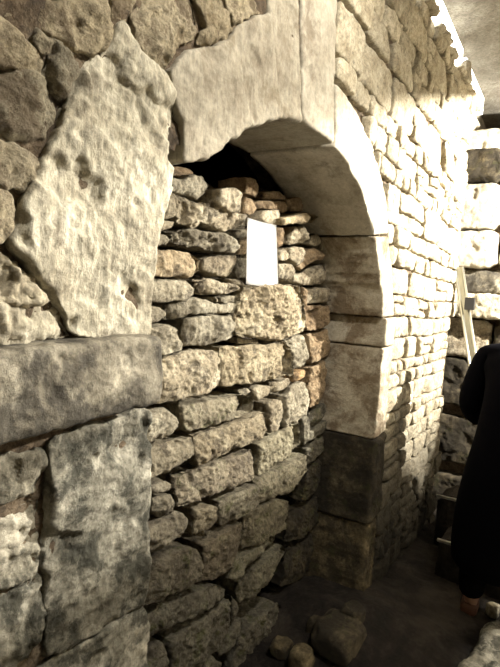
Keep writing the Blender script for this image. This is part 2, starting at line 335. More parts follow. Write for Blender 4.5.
while z < WTOP-.03:
    h = random.choice((.08, .10, .12, .13, .15, .17)) * (1.1 if z > 1.9 else .85)
    if z+h > WTOP-.05: h = WTOP-z
    st = clipx(z+.01, z+h-.01)
    for (xa, xb) in (((st+.004) if st else 1.9, WEND), (-2.1, (st-.05) if st else 1.9)):
        x = xa
        while x < xb-.03:
            w = h*random.uniform(.9, 2.6)
            if random.random() < .12: w = h*.5
            if x+w > xb-.05: w = xb-x
            g = random.uniform(.004, .008)
            def quad(x0, x1, z0, z1):
                return [(x0+g+random.uniform(-.004, .008), z0+g+wv(x0, z0, 1)), (x0*.5+x1*.5, z0+g*.6+wv((x0+x1)/2, z0, 1)), (x1-g+random.uniform(-.008, .004), z0+g+wv(x1, z0, 1)),
                        (x1-g+random.uniform(-.006, .004), z1-g+wv(x1, z1, 1)), ((x0+x1)/2, z1-g*.5+wv((x0+x1)/2, z1, 1)), (x0+g+random.uniform(-.004, .006), z1-g+wv(x0, z1, 1))]
            parts = [quad(x, x+w, z, z+h)]
            if h > .11 and random.random() < .22: s_ = random.uniform(.4, .6); parts = [quad(x, x+w, z, z+h*s_), quad(x, x+w, z+h*s_, z+h)]
            for P in parts:
                if xa == -2.1:
                    blk = blocked; blocked = blocked_all
                    bad = overl(P); blocked = blk
                    if bad: continue
                vis = P[0][0] > 1.7
                setb = .17 if (x > 4.02 and z < 1.5) else random.uniform(-.012, .012)
                k = min(1, max(0, (z-.15-.10*noise.noise(Vector((x*2, z, 0))))/.85)); k = .10+.90*k**1.3; k *= .3 if setb > .1 else 1; g0 = random.uniform(.84, 1.12)   # shade painted in: lower courses and the set-back end strip made darker
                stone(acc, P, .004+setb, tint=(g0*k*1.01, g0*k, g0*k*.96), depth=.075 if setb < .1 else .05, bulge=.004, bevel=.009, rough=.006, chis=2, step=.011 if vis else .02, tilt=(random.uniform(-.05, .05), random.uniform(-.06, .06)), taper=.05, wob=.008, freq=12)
            x += w
    z += h
rub = obj('rubble_facing', acc.mesh('rubble_facing'), M['rubble'], wall)
# pale mortar packed deep in the joints of the coursed part
bm = prism_xz([(xr+.16, -.05), (xr+.16, 1.6), (xr+.2, 1.95), (xr-.3, 2.5), (xr-.6, 3.0), (xr-.6, WTOP-.01), (3.98, WTOP-.01), (3.98, -.05)], .034, .05)
o = obj('joint_mortar', bm, M['mortarpale'], wall, smooth=False); ensure_tint(o.data)
def mortar_face(u, v):
    x = -1.6+u*3.2; z = .0+v*(WTOP-.02)
    return (x, .012-.014*fnoise(Vector((x, 1, z)), 9)-.006*noise.fractal(Vector((x, 1, z))*50, .5, 2, 4), z)
bm = grid(220, 220, mortar_face)
hole_s = [(xl-.03, -.1), (xl-.03, arch[-1][1])] + [(x, z+.03) for x, z in arch[::-1][1:-2]] + [(xr+.02, -.1)]
bmesh.ops.delete(bm, geom=[f for f in bm.faces if in_poly(f.calc_center_median().x, f.calc_center_median().z, hole_s)], context='FACES')
o = obj('bedding_mortar', bm, M['mortar'], wall); ensure_tint(o.data)
# small packing chips in the wide joints at the left
acc = Acc()
for k in range(260):
    px, py = random.uniform(-10, 270), random.uniform(-10, 250)
    p = onY(px, py, 0); s_ = random.uniform(.006, .016)
    P = [(p.x+s_*math.cos(a)*random.uniform(.8, 1.5), p.z+s_*math.sin(a)*random.uniform(.6, 1.1)) for a in (0, 1.1, 2.2, 3.3, 4.3, 5.3)]
    if overl(P) or in_poly(p.x, p.z, opening): continue
    stone(acc, P, .022, depth=.03, bulge=.006, bevel=.006, rough=.004, step=.005, taper=.1, wob=.002, freq=25)
o = obj('joint_chips', acc.mesh('joint_chips'), M['field'], wall); o['kind'] = 'stuff'

# ------------------------------------------------------------------ dark hollow behind the blocking
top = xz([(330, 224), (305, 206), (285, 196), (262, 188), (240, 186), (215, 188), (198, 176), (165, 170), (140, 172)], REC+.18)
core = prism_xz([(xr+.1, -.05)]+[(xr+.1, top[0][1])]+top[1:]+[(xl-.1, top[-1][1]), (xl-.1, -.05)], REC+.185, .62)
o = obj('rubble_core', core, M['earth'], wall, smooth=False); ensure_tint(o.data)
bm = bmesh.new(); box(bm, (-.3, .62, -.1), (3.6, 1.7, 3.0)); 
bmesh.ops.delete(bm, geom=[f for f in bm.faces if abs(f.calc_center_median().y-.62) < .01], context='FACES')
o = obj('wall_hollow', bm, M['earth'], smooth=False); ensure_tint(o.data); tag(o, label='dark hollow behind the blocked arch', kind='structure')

# ------------------------------------------------------------------ the loose stones that block the doorway
G = 'dry-laid stones blocking the arched doorway'
INFILL = []
def I(label, mt, px, off=0, tilt=None, **kw): INFILL.append((label, mt, px, off, tilt, kw))
I('small reddish stone tucked under the left end of the arch gap', 'brown', [(170, 165), (184, 167), (194, 173), (184, 179), (170, 176)], .05)
I('rounded grey stone on top of the blocking at its left end', 'grey', [(168, 177), (184, 179), (195, 175), (205, 177), (212, 186), (208, 194), (198, 200), (189, 196), (178, 193), (168, 190)], -.01)
I('long ragged pale stone sloping from the left jamb up to the paper', 'warm', [(179, 193), (188, 197), (198, 203), (215, 205), (230, 212), (246, 214), (247, 227), (235, 229), (226, 232), (212, 227), (203, 224), (195, 228), (184, 224), (179, 214)], -.01, rough=.014)
I('squarish tan stone at the left jamb under the rounded top stone', 'warm', [(157, 195), (174, 192), (178, 199), (177, 215), (168, 219), (155, 217)], .01)
I('block-shaped upright stone perched alone on the top course left of the paper', 'warm', [(222, 189), (235, 187), (243, 192), (244, 212), (233, 212), (222, 206)], -.05)
I('brown shaded stone right behind the perched upright block', 'brown', [(245, 195), (252, 199), (257, 208), (252, 215), (245, 213)], .0)
I('dark reddish stone topmost in the middle of the black gap', 'brown', [(247, 176), (255, 179), (259, 188), (256, 198), (247, 193)], .06)
I('small tan stone at the left jamb below the squarish tan one', 'warm', [(156, 220), (174, 221), (173, 229), (157, 231)], .01)
I('small rounded grey stone at the left jamb above the orange-brown one', 'grey', [(153, 234), (167, 235), (170, 241), (166, 246), (152, 246)], .01)
I('long cracked grey stone left of the paper below the ragged sloping one', 'grey', [(176, 232), (193, 229), (207, 231), (225, 233), (236, 240), (239, 247), (235, 253), (215, 252), (205, 248), (190, 246), (178, 243)], -.015, rough=.013)
I('orange-brown block at the left jamb, level with the foot of the paper', 'warm', [(150, 251), (175, 249), (192, 252), (203, 260), (203, 271), (195, 277), (170, 278), (149, 276)], -.01, tint=(1.05, .97, .86))
I('pale chipped stone between the orange-brown block and the paper', 'warm', [(206, 259), (215, 256), (236, 255), (235, 268), (230, 277), (218, 275), (206, 271)], .0)
I('narrow shaded stone touching the lower left edge of the paper', 'grey', [(239, 257), (247, 258), (247, 276), (239, 279), (236, 273)], .02)
I('shaded stub of stone touching the left edge of the paper half way up', 'brown', [(240, 240), (248, 239), (248, 254), (241, 254)], .03)
I('thin shaded stone touching the upper left edge of the paper', 'grey', [(236, 231), (248, 229), (248, 237), (239, 238)], .02)
I('wide low grey stone under the orange-brown block at the left jamb', 'grey', [(149, 282), (170, 280), (187, 281), (196, 288), (196, 295), (185, 301), (168, 303), (149, 302)], -.005)
I('pale knobbly stone just below the foot of the paper at its left', 'warm', [(202, 280), (215, 279), (228, 284), (238, 283), (247, 288), (246, 293), (238, 291), (232, 292), (222, 295), (205, 294), (200, 289)], .0, rough=.012)
I('small wedge of stone under the lower left corner of the paper', 'warm', [(232, 279), (240, 280), (249, 287), (248, 292), (242, 287), (234, 284)], -.01)
I('pointed grey stone at the left jamb above the impost level', 'grey', [(147, 305), (160, 307), (167, 314), (160, 322), (146, 325)], .0)
I('narrow pale stone lying below the wide low grey one', 'grey', [(172, 305), (190, 299), (205, 299), (215, 304), (215, 313), (205, 314), (192, 314), (185, 318), (172, 321)], -.005)
I('flat thin stone wedged left of the big pale central stone', 'grey', [(221, 297), (236, 295), (240, 299), (236, 302), (224, 303)], .005)
I('pebble-sized stone wedged beside the flat thin one', 'warm', [(215, 297), (219, 297), (220, 303), (216, 303)], .02)
I('small flat block beside the lower left corner of the big central stone', 'grey', [(219, 305), (230, 303), (241, 303), (241, 310), (232, 314), (219, 313)], .0)
I('rounded brownish block directly right of the left impost', 'grey', [(150, 329), (170, 325), (180, 328), (184, 338), (182, 350), (172, 354), (160, 357), (148, 357)], .01)
I('long dressed grey block right of the rounded brownish one', 'grey', [(188, 319), (205, 316), (225, 316), (241, 315), (245, 325), (241, 334), (228, 340), (210, 345), (188, 348), (186, 335)], -.01)
I('thin dark reddish stone upright between the rounded and the long grey block', 'brown', [(182, 322), (186, 321), (186, 348), (185, 350), (184, 338)], .03)
I('large pale block against the left impost, swirled face', 'warm', [(158, 362), (180, 355), (205, 349), (220, 352), (222, 365), (219, 385), (205, 394), (180, 400), (163, 405), (156, 405)], -.02)
I('big pale upright stone in the middle with the paper on top of it', 'warm', [(252, 288), (268, 286), (280, 284), (298, 286), (302, 300), (304, 320), (302, 331), (290, 336), (282, 340), (262, 339), (246, 335), (244, 325), (248, 308), (250, 293)], -.055, rough=.013, tint=(1.2, 1.18, 1.1))
I('narrow shaded stone hugging the left side of the big central stone', 'grey', [(243, 296), (249, 294), (246, 310), (243, 322), (241, 312)], .01)
I('flat sliver of stone beneath the big central stone at its left', 'warm', [(241, 337), (256, 340), (258, 343), (241, 345)], .0)
I('large pale rectangular block under the big central stone', 'warm', [(229, 349), (240, 347), (265, 344), (284, 342), (290, 350), (291, 374), (270, 380), (250, 385), (227, 388), (227, 368)], -.02, tint=(1.1, 1.08, 1))
I('greyish upright stone right of the large pale rectangular block', 'grey', [(289, 341), (297, 337), (305, 335), (308, 350), (309, 361), (303, 367), (294, 370), (292, 352)], -.005)
I('dark brown stone against the right jamb at impost level', 'brown', [(310, 335), (320, 332), (329, 329), (331, 340), (331, 354), (322, 359), (312, 364), (310, 350)], .0)
I('square brown stone against the right jamb beside the big central stone', 'warm', [(308, 290), (318, 288), (329, 288), (330, 301), (320, 303), (308, 304)], .0)
I('thin flat stone beneath the square brown stone at the right jamb', 'brown', [(308, 306), (322, 305), (320, 309), (309, 311)], .0)
I('tall brown stone against the right jamb just above impost level', 'brown', [(308, 313), (320, 309), (330, 305), (330, 325), (320, 329), (309, 331)], .0)
I('dark stone sliver hugging the right side of the big central stone', 'brown', [(302, 287), (306, 289), (308, 330), (305, 333), (304, 310)], .01)
I('flat dark stone high up under the arch gap', 'brown', [(266, 192), (278, 191), (288, 196), (287, 200), (266, 199)], .04)
I('broad shaded stone above the paper', 'brown', [(258, 201), (268, 200), (285, 202), (290, 208), (287, 213), (276, 210), (260, 208)], .02)
I('shaded stone high up beside the underside of the arch', 'brown', [(291, 200), (300, 197), (309, 201), (307, 211), (296, 212), (291, 208)], .03)
I('squared shaded stone just above the top right corner of the paper', 'warm', [(263, 211), (274, 210), (281, 210), (281, 222), (272, 225), (260, 219)], .0)
I('flat yellowish ledge stone jutting out near the right jamb', 'warm', [(283, 218), (300, 214), (312, 213), (319, 217), (313, 222), (296, 224), (284, 226)], -.04, tint=(1.1, 1.02, .85))
I('narrow upright brown stone along the right edge of the paper', 'brown', [(277, 227), (284, 228), (283, 246), (279, 249), (277, 240)], .01)
I('trapezoid pale stone under the yellowish ledge stone', 'warm', [(296, 227), (306, 226), (308, 239), (303, 243), (292, 244), (293, 234)], -.01)
I('dark stone left of the trapezoid pale one', 'brown', [(286, 228), (294, 228), (291, 243), (285, 243)], .03)
I('small shaded stone right of the trapezoid one', 'warm', [(312, 236), (318, 234), (321, 244), (316, 247), (311, 244)], .0)
I('very small stone touching the right jamb below the ledge stone', 'warm', [(322, 241), (328, 243), (327, 250), (321, 250)], .0)
I('small cube-like stone at the right edge of the paper half way down', 'warm', [(279, 250), (288, 249), (290, 257), (285, 261), (279, 260)], .0)
I('five-sided pale stone right of the paper below the trapezoid one', 'warm', [(293, 249), (304, 247), (308, 253), (303, 262), (297, 266), (292, 258)], -.01)
I('slanting brown stone leaning on the five-sided pale one', 'brown', [(309, 251), (316, 248), (323, 253), (322, 260), (312, 262), (304, 270), (300, 267)], .0)
I('squarish stone touching the lower right edge of the paper', 'warm', [(280, 263), (292, 264), (295, 270), (294, 280), (286, 280), (279, 277)], -.01)
I('humped tan stone against the right jamb, level with the foot of the paper', 'warm', [(297, 276), (305, 272), (318, 266), (327, 264), (328, 279), (320, 285), (305, 286), (297, 282)], .0)
I('mossy long stone under the large pale block of the left impost', 'mossy', [(184, 407), (200, 403), (225, 400), (240, 396), (252, 394), (256, 401), (254, 412), (240, 418), (215, 425), (200, 430), (186, 433)], -.01, tint=(1.35, 1.3, 1.2))
I('wedge-shaped stone at the left jamb under the impost', 'grey', [(146, 413), (166, 409), (178, 420), (177, 431), (160, 441), (145, 447)], .0)
I('shadowed stone set back between the wedge and the mossy long stone', 'brown', [(175, 406), (183, 407), (185, 428), (180, 432), (180, 420)], .04)
I('long brownish block with a pale scar, second course below the impost', 'warm', [(198, 437), (215, 431), (240, 424), (255, 418), (267, 413), (268, 428), (262, 439), (240, 448), (220, 456), (200, 467), (197, 455)], -.02, tint=(.9, .88, .82))
I('rough swirled block at the left jamb, second below the impost', 'grey', [(145, 452), (165, 443), (192, 438), (193, 454), (185, 461), (165, 473), (147, 481)], -.01, tint=(.85, .82, .76))
I('tiny chip of stone under the left of the large pale rectangular block', 'grey', [(240, 391), (248, 388), (251, 392), (243, 396)], .01)
I('small broken stone, middle of the packing under the large pale rectangular block', 'warm', [(253, 389), (262, 386), (271, 387), (268, 395), (259, 401), (256, 397)], -.005)
I('small pale broken stone, right of the packing under the large pale rectangular block', 'warm', [(273, 384), (283, 380), (291, 378), (289, 386), (279, 393), (273, 391)], .0)
I('upright tan stone with a squared groove, below the small packing stones', 'warm', [(269, 404), (275, 399), (284, 402), (283, 419), (280, 429), (271, 433), (269, 418)], -.01)
I('tall smooth grey stone right of the grooved tan one', 'grey', [(287, 397), (293, 388), (304, 382), (308, 384), (309, 404), (305, 413), (296, 423), (287, 428)], -.015)
I('small orange-tinted stone under the greyish upright one', 'warm', [(294, 374), (304, 369), (303, 378), (296, 383)], .0, tint=(1.1, .85, .6))
I('tall brown stone against the right jamb below impost level', 'brown', [(311, 368), (326, 361), (328, 372), (327, 395), (319, 404), (311, 409), (310, 390)], .0)
I('dark squat stone against the right jamb below the tall brown one', 'mossy', [(311, 414), (326, 403), (327, 415), (320, 423), (311, 428)], .01)
I('narrow upright stone left of the dark squat one', 'mossy', [(304, 419), (309, 415), (310, 427), (309, 442), (305, 446)], .01)
I('lens-shaped dark stone at the right jamb, third below the impost', 'mossy', [(311, 433), (320, 425), (326, 420), (325, 432), (312, 442)], .0)
I('triangular brown stone at the right jamb under the lens-shaped one', 'mossy', [(311, 446), (318, 439), (325, 435), (324, 450), (315, 460), (309, 465), (308, 450)], .01)
I('broad pale grey block, right half of the third course below the impost', 'grey', [(258, 445), (270, 438), (285, 431), (303, 423), (304, 444), (290, 457), (270, 469), (258, 476), (259, 460)], -.015, tint=(.95, .95, .86))
I('long mottled block, middle of the third course below the impost', 'mossy', [(181, 479), (195, 472), (215, 465), (240, 456), (254, 451), (256, 461), (254, 477), (240, 485), (215, 494), (198, 502), (182, 509), (180, 495)], -.015, tint=(1.35, 1.25, 1.15))
I('small oval stone at the left jamb, upper of two little ones', 'grey', [(151, 488), (167, 481), (172, 485), (170, 491), (154, 495)], .0, tint=(.8, .78, .74))
I('small knobbly stone at the left jamb, lower of two little ones', 'grey', [(153, 498), (170, 494), (174, 504), (172, 513), (161, 519), (154, 514)], .01, tint=(.8, .78, .74))
I('pale-veined block at the left jamb under the two little stones', 'grey', [(145, 533), (165, 521), (183, 513), (188, 518), (187, 534), (175, 542), (160, 551), (145, 559)], -.01, tint=(.82, .8, .76))
I('small upright block with dark gaps on both sides', 'warm', [(196, 511), (210, 505), (218, 507), (218, 524), (208, 531), (195, 536), (195, 525)], .0, tint=(.8, .78, .72))
I('mottled stone right of the small upright block', 'mossy', [(222, 503), (240, 491), (256, 485), (256, 504), (250, 514), (236, 521), (222, 527)], .0, tint=(1.3, 1.25, 1.15))
I('grey stone stepping down toward the shadowed right corner', 'mossy', [(246, 517), (262, 507), (280, 499), (288, 501), (286, 515), (284, 529), (270, 537), (256, 547), (245, 552)], .0, tint=(1.35, 1.3, 1.15))
I('green-speckled long stone under the broad pale grey block', 'mossy', [(259, 482), (275, 473), (292, 463), (305, 454), (306, 470), (298, 483), (288, 493), (270, 501), (259, 506)], -.005, tint=(1.35, 1.3, 1.15))
I('large mossy block at the left jamb near the bottom', 'mossy', [(145, 567), (165, 557), (185, 548), (198, 550), (201, 565), (197, 581), (180, 591), (160, 603), (145, 611)], -.01, tint=(1.1, 1.05, 1))
I('upright brown-grey stone right of the large mossy block', 'mossy', [(204, 546), (220, 536), (235, 525), (243, 523), (242, 545), (238, 557), (228, 573), (215, 581), (203, 583), (205, 562)], .0, tint=(1.2, 1.1, 1))
I('slanting slab-like stone, upper of two that tilt down to the left', 'mossy', [(231, 562), (245, 555), (265, 544), (279, 533), (279, 541), (262, 555), (248, 567), (236, 582), (229, 580)], .0, tint=(1.2, 1.2, 1.1))
I('slanting slab-like stone, lower of two that tilt down to the left', 'mossy', [(242, 583), (255, 570), (272, 557), (284, 545), (288, 551), (280, 567), (268, 587), (255, 599), (243, 607), (240, 595)], -.005, tint=(1.2, 1.2, 1.1))
I('long dark sloping stone in the bottom left, under the large mossy block', 'mossy', [(146, 621), (165, 607), (190, 594), (215, 585), (225, 588), (221, 600), (205, 611), (180, 624), (160, 639), (146, 645)], -.005)
I('large dark flat-faced block at the very bottom', 'mossy', [(172, 642), (195, 624), (218, 609), (229, 599), (230, 620), (228, 640), (215, 654), (200, 670), (172, 690)], -.005)
I('sliver of stone upright beside the large dark bottom block', 'mossy', [(232, 596), (238, 601), (239, 613), (234, 628)], .01)
I('small tilted stone right of the sliver near the bottom', 'mossy', [(219, 646), (232, 633), (245, 620), (245, 629), (233, 647), (222, 658)], .0)
I('dark elongated stone lowest before the shadowed corner', 'mossy', [(242, 641), (252, 624), (265, 612), (278, 602), (285, 611), (275, 640), (255, 670), (232, 690)], .0)
I('pale-edged small stone cut by the bottom of the photo', 'mossy', [(196, 674), (212, 657), (222, 662), (212, 690), (200, 700)], -.01)
I('dark stone in the bottom left corner of the blocking', 'mossy', [(145, 652), (164, 644), (168, 660), (166, 690), (145, 700)], .0)
I('black-shadowed stone in the right corner, topmost of four', 'archdark', [(308, 470), (316, 463), (323, 459), (322, 480), (313, 494), (304, 503)], .01)  # dark stone colour carries this corner's shadow, as in the next three
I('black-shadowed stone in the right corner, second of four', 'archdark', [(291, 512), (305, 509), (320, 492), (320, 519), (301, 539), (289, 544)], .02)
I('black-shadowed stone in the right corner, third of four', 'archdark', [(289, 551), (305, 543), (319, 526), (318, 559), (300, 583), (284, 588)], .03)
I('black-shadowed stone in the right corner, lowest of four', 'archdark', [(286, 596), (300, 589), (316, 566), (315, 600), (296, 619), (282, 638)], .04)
for label, mt, px, off, tl, kw in INFILL:
    y0 = REC+off-.010; P = xz(px, y0)
    w = max(p[0] for p in P)-min(p[0] for p in P); h = max(p[1] for p in P)-min(p[1] for p in P); s_ = min(w, h)
    d = dict(depth=.20-off, bulge=min(.010, s_*.09), bevel=min(.006, s_*.10), rough=min(.0095, .003+s_*.055), step=.0055, taper=.10, wob=.0045, freq=13, fine=.8,
             chis=3, tilt=tl or (random.uniform(-.12, .03), random.uniform(-.08, .06)), rnd=1 if s_ < .06 else 0)
    d['grow'] = -.0005; d.update(kw)
    py_ = sum(p[1] for p in px)/len(px); foot_shade = 1-.38*min(1, max(0, (py_-395)/110))      # shade at the foot of the blocking, painted into the tint
    g_ = random.uniform(.88, 1.12); t_ = kw.get('tint', (g_, g_, g_*.98)); d['tint'] = tuple(c*foot_shade*.93 for c in t_)
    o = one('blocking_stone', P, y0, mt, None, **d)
    tag(o, label, 'stone', G)

# ------------------------------------------------------------------ white sheet
pp = [onY(a, b, REC-.05) for a, b in ((246.5, 217.5), (275.5, 225), (278.5, 288.5), (246, 284))]
W_, H_ = 8, 10
def shf(u, v):
    a = pp[3].lerp(pp[2], u); b = pp[0].lerp(pp[1], u); p = a.lerp(b, v); p.y += .006*math.sin(u*3.1)*(.5+v)-.004*v; return p
bm = grid(W_, H_, shf); bmesh.ops.solidify(bm, geom=bm.faces[:], thickness=.0015)
o = obj('paper_sheet', bm, M['paper'], origin=pp[3]); tag(o, 'blank white sheet of paper standing on the big pale stone in the arch', 'paper')

# ------------------------------------------------------------------ floor, ceiling, far end
def fz(x, y):
    b = .06*noise.noise(Vector((x*1.3, y*1.3, 5)))+.02*fnoise(Vector((x, y, 3)), 6)
    d = math.hypot((x-2.35)/.55, (y-.02)/.45); b += .16*math.exp(-d*d)
    return b
bm = grid(170, 90, lambda u, v: (lambda x, y: (x, y, fz(x, y)))(-2.5+u*9.5, -2.9+v*3.4))
fl = obj('floor', bm, M['floor']); ensure_tint(fl.data); tag(fl, label='dark trodden earth floor', kind='structure')
bm = grid(60, 40, lambda u, v: (lambda x, y: (x, y, 3.45+.05*noise.noise(Vector((x*.8, y*.8, 1)))-.10*((y+1.2)/1.5)**2-.02*fnoise(Vector((x, y, 0)), 3)))(-2.5+u*9.5, -2.95+v*3.6))
bmesh.ops.solidify(bm, geom=bm.faces[:], thickness=-.1)
ce = obj('ceiling', bm, M['vault']); ensure_tint(ce.data); tag(ce, label='grey-brown plastered vault', kind='structure')
for nm, a, b in (('wall_right', (-2.5, -3.05, -.1), (7, -2.85, 4)), ('wall_behind', (-2.6, -3, -.1), (-2.4, .6, 4)), ('wall_end', (6.9, -3, -.1), (7.1, .6, 4))):
    bm = bmesh.new(); box(bm, a, b); o = obj(nm, bm, M['vault'], smooth=False); ensure_tint(o.data); tag(o, kind='structure')
bm = bmesh.new(); box(bm, (WEND, .25, -.1), (7, .6, 4)); o = obj('wall_far', bm, M['vault'], smooth=False); ensure_tint(o.data); tag(o, kind='structure')

# cross wall at the far end: big blocks facing the camera (built in its own y,z plane, then turned)
XB = 4.42
back = bpy.data.objects.new('wall_back', None); C.objects.link(back); back.location = (XB, -.5, 0); tag(back, label='lit cross wall of big blocks at the far end', kind='structure')
bm = bmesh.new(); box(bm, (.10, -1.1, -.05), (.75, .75, 2.9)); o = obj('wall_core', bm, M['mortarpale'], back, smooth=False); ensure_tint(o.data)
def bz(py): return onX(485, py, XB).z
def yb(px): return onX(px, 250, XB).y
def blk(nm, mt, ya, yb_, za, zb, out, **kw):
    a = Acc(); P = [(ya+.004, za+.004), (yb_-.004, za+.004), (yb_-.004, zb-.004), (ya+.004, zb-.004)]
    d = dict(chis=0, depth=.13+out, bulge=.006, bevel=.02, rough=.01, step=.014, taper=0, rnd=1, wob=.006, freq=8, tint=(1, 1, 1)); d.update(kw)
    stone(a, P, -out, **d); me = a.mesh(nm)
    me.transform(Matrix(((0, 1, 0, 0), (-1, 0, 0, .0), (0, 0, 1, 0), (0, 0, 0, 1))))     # (u,y,z)->(y,-u,z)
    me.flip_normals()
    ob = obj(nm, me, M[mt], back); ob.location = (0, .5, 0); return ob
R_ = -yb(466)-.25; E_ = -yb(498)
blk('capping_block', 'arch', -.22, .42, bz(152), bz(128), 0)
blk('capping_block', 'arch', .43, 1.5, bz(152), bz(128), 0)
blk('corbel_block', 'archdark', -.22, E_-.005, bz(182), bz(153), .16, rough=.008)  # corbel face painted dark for its shadow
blk('face_block', 'arch', -.22, E_, bz(229), bz(183), .02)
blk('face_block', 'arch', -.22, E_, bz(268), bz(230), .02)
blk('face_block', 'arch', E_+.01, .7, bz(229), bz(153), -.02); blk('face_block', 'arch', .71, 1.5, bz(229), bz(153), -.01)
blk('face_block', 'arch', E_+.01, .8, bz(268), bz(230), -.01); blk('face_block', 'archstain', .81, 1.5, bz(268), bz(230), 0)
blk('recessed_block', 'impost', -.22, .5, bz(293), bz(269), -.06); blk('recessed_block', 'grey', .51, 1.5, bz(293), bz(269), -.06)
blk('shelf_slab', 'slab', -.06, .6, bz(319), bz(294), .14, tint=(1.3, 1.3, 1.3)); 
for i, (a, b, c, d) in enumerate(((-.22, .25, 360, 320), (.26, .9, 372, 320), (.91, 1.5, 350, 320), (-.22, .1, 410, 361), (.11, .6, 420, 373), (.61, 1.5, 430, 373), (-.22, .4, 470, 421), (.41, 1.5, 480, 431))):
    blk('face_block', ('warm' if i == 0 else 'archdark'), a, b, bz(c), bz(d), .02+.02*(i % 3))  # lower blocks given dark stone to stand for shade
for i in range(3): blk('face_block', 'archdark', -.22+i*.58, .35+i*.58, 0, bz(482), .03)  # shade at the base painted with the dark stone

# bright band along the wall top, built as a glowing strip with stones lapping over it
bm = bmesh.new()
for a, b in ((1.2, 3.62), (3.74, 4.5)): box(bm, (a, -.012, WTOP+.001), (b, .05, WTOP+.125))
o = obj('glow_strip', bm, M['strip'], origin=(3, .08, WTOP)); tag(o, 'glowing white strip along the wall top under the vault', 'light')
acc = Acc(); x = 1.0
while x < 4.3:
    w = random.uniform(.06, .2); h = random.uniform(.0, .022) if not 3.6 < x < 3.75 else .13
    if h > .008: stone(acc, [(x, WTOP-.02), (x+w, WTOP-.02), (x+w-.01, WTOP+h), (x+.01, WTOP+h*.8)], -.03, depth=.05, bulge=.01, bevel=.01, rough=.008, step=.012, freq=12)
    x += w
obj('top_stones', acc.mesh('top_stones'), M['rubble'], wall)
bm = bmesh.new(); box(bm, (-2.2, .12, WTOP-.01), (7, .6, 4)); o = obj('trim_1', bm, M['vault'], smooth=False); ensure_tint(o.data); tag(o, kind='structure')
bm = bmesh.new(); box(bm, (WEND, .04, 2.6), (5.4, .26, WTOP)); o = obj('trim_2', bm, M['rubble'], smooth=False); ensure_tint(o.data); tag(o, kind='structure')

# ------------------------------------------------------------------ steel post at the far corner
t = bpy.data.objects.new('steel_post', None); C.objects.link(t)
ptop = onX(458.5, 267, 4.12); pmid = onX(470.5, 345, 4.06); dirv = (pmid-ptop).normalized(); pbot = ptop+dirv*((ptop.z-.03)/-dirv.z)
t.location = pbot; tag(t, 'twin-railed bright steel post leaning at the far end of the wall', 'post')
sv = Vector((0, .026, 0))
for s_ in (-1, 1):
    bm = bmesh.new(); tube(bm, [pbot+sv*s_-t.location, ptop+sv*s_-t.location], .011, 12); obj('rail', bm, M['steel'], t)
bm = bmesh.new(); a = pbot-t.location; b = ptop-t.location
vs = [bm.verts.new(p) for p in (a-sv*.8, a+sv*.8, b+sv*.8, b-sv*.8)]; bm.faces.new(vs); bmesh.ops.solidify(bm, geom=bm.faces[:], thickness=.004)
obj('web_plate', bm, M['steel'], t, smooth=False)
q = onX(469.5, 303, 4.06)-t.location; bm = bmesh.new(); box(bm, (q.x-.02, q.y-.035, q.z-.05), (q.x+.02, q.y+.03, q.z+.04)); bmesh.ops.bevel(bm, geom=bm.edges[:], offset=.006)
obj('clamp', bm, M['black'], t, smooth=False)

# stone steps by the wall end (their worn edges catch the light)
for i, (pa, pb, xx, lab) in enumerate((((437, 492), (463, 506), 3.55, 'upper low stone step at foot of the far wall'), ((437, 540), (461, 547), 3.15, 'lower low stone step at foot of the far wall'))):
    A_ = onX(*pa, xx); B_ = onX(*pb, xx); zt = (A_.z+B_.z)/2
    st_ = bpy.data.objects.new('stone_step', None); C.objects.link(st_); st_.location = (xx, A_.y, 0); tag(st_, lab, 'step')
    a = Acc(); L = .55
    stone(a, [(0, -.05), (L, -.05), (L, zt), (0, zt)], 0, depth=.33, bulge=0, bevel=.012, rough=.006, step=.018, taper=0, wob=.004, tint=(1, 1, 1))
    me = a.mesh('tread'); me.transform(Matrix(((0, 1, 0, 0), (-1, 0, 0, 0), (0, 0, 1, 0), (0, 0, 0, 1)))); me.flip_normals(); obj('tread', me, M['floor'], st_)
    bm = bmesh.new(); box(bm, (-.006, -L, zt-.006), (.016, 0, zt+.008)); bmesh.ops.bevel(bm, geom=bm.edges[:], offset=.003); o = obj('step_edging', bm, M['steel'], st_, smooth=False)

# ------------------------------------------------------------------ stones on the floor
def boulder(label, c, r, mt, seed):
    bm = bmesh.new(); bmesh.ops.create_icosphere(bm, subdivisions=4, radius=1)
    for v in bm.verts:
        n_ = v.co.normalized(); k = 1+.25*noise.noise(n_*1.4+Vector((seed, 0, 0)))+.08*noise.noise(n_*4+Vector((seed, 2, 0)))
        v.co = Vector((max(-.8, min(.8, n_.x*k))*r[0], max(-.8, min(.8, n_.y*k))*r[1], max(-.6, min(.75, n_.z*k))*r[2]))
    o = obj('loose_stone', bm, M[mt]); ensure_tint(o.data); o.location = c; tag(o, label, 'stone'); return o
def onfloor(px, py, z=0.0):
    d = ray(px, py); t_ = (z-CAMZ)/d.z; return CP+d*t_
p = onfloor(302, 660, .10); boulder('yellowish stone lying at the foot of the arch opening', (p.x, p.y, fz(p.x, p.y)+.04), (.06, .055, .06), 'shadejamb', 1)
p = onfloor(493, 606, .05); boulder('small pale stone on the floor near the dark figure', (p.x, p.y, fz(p.x, p.y)+.03), (.04, .04, .045), 'slab', 2)
p = onfloor(449, 570, .02); boulder('tiny stone on the dark floor below the steps', (p.x, p.y, fz(p.x, p.y)+.01), (.025, .02, .02), 'brown', 3)
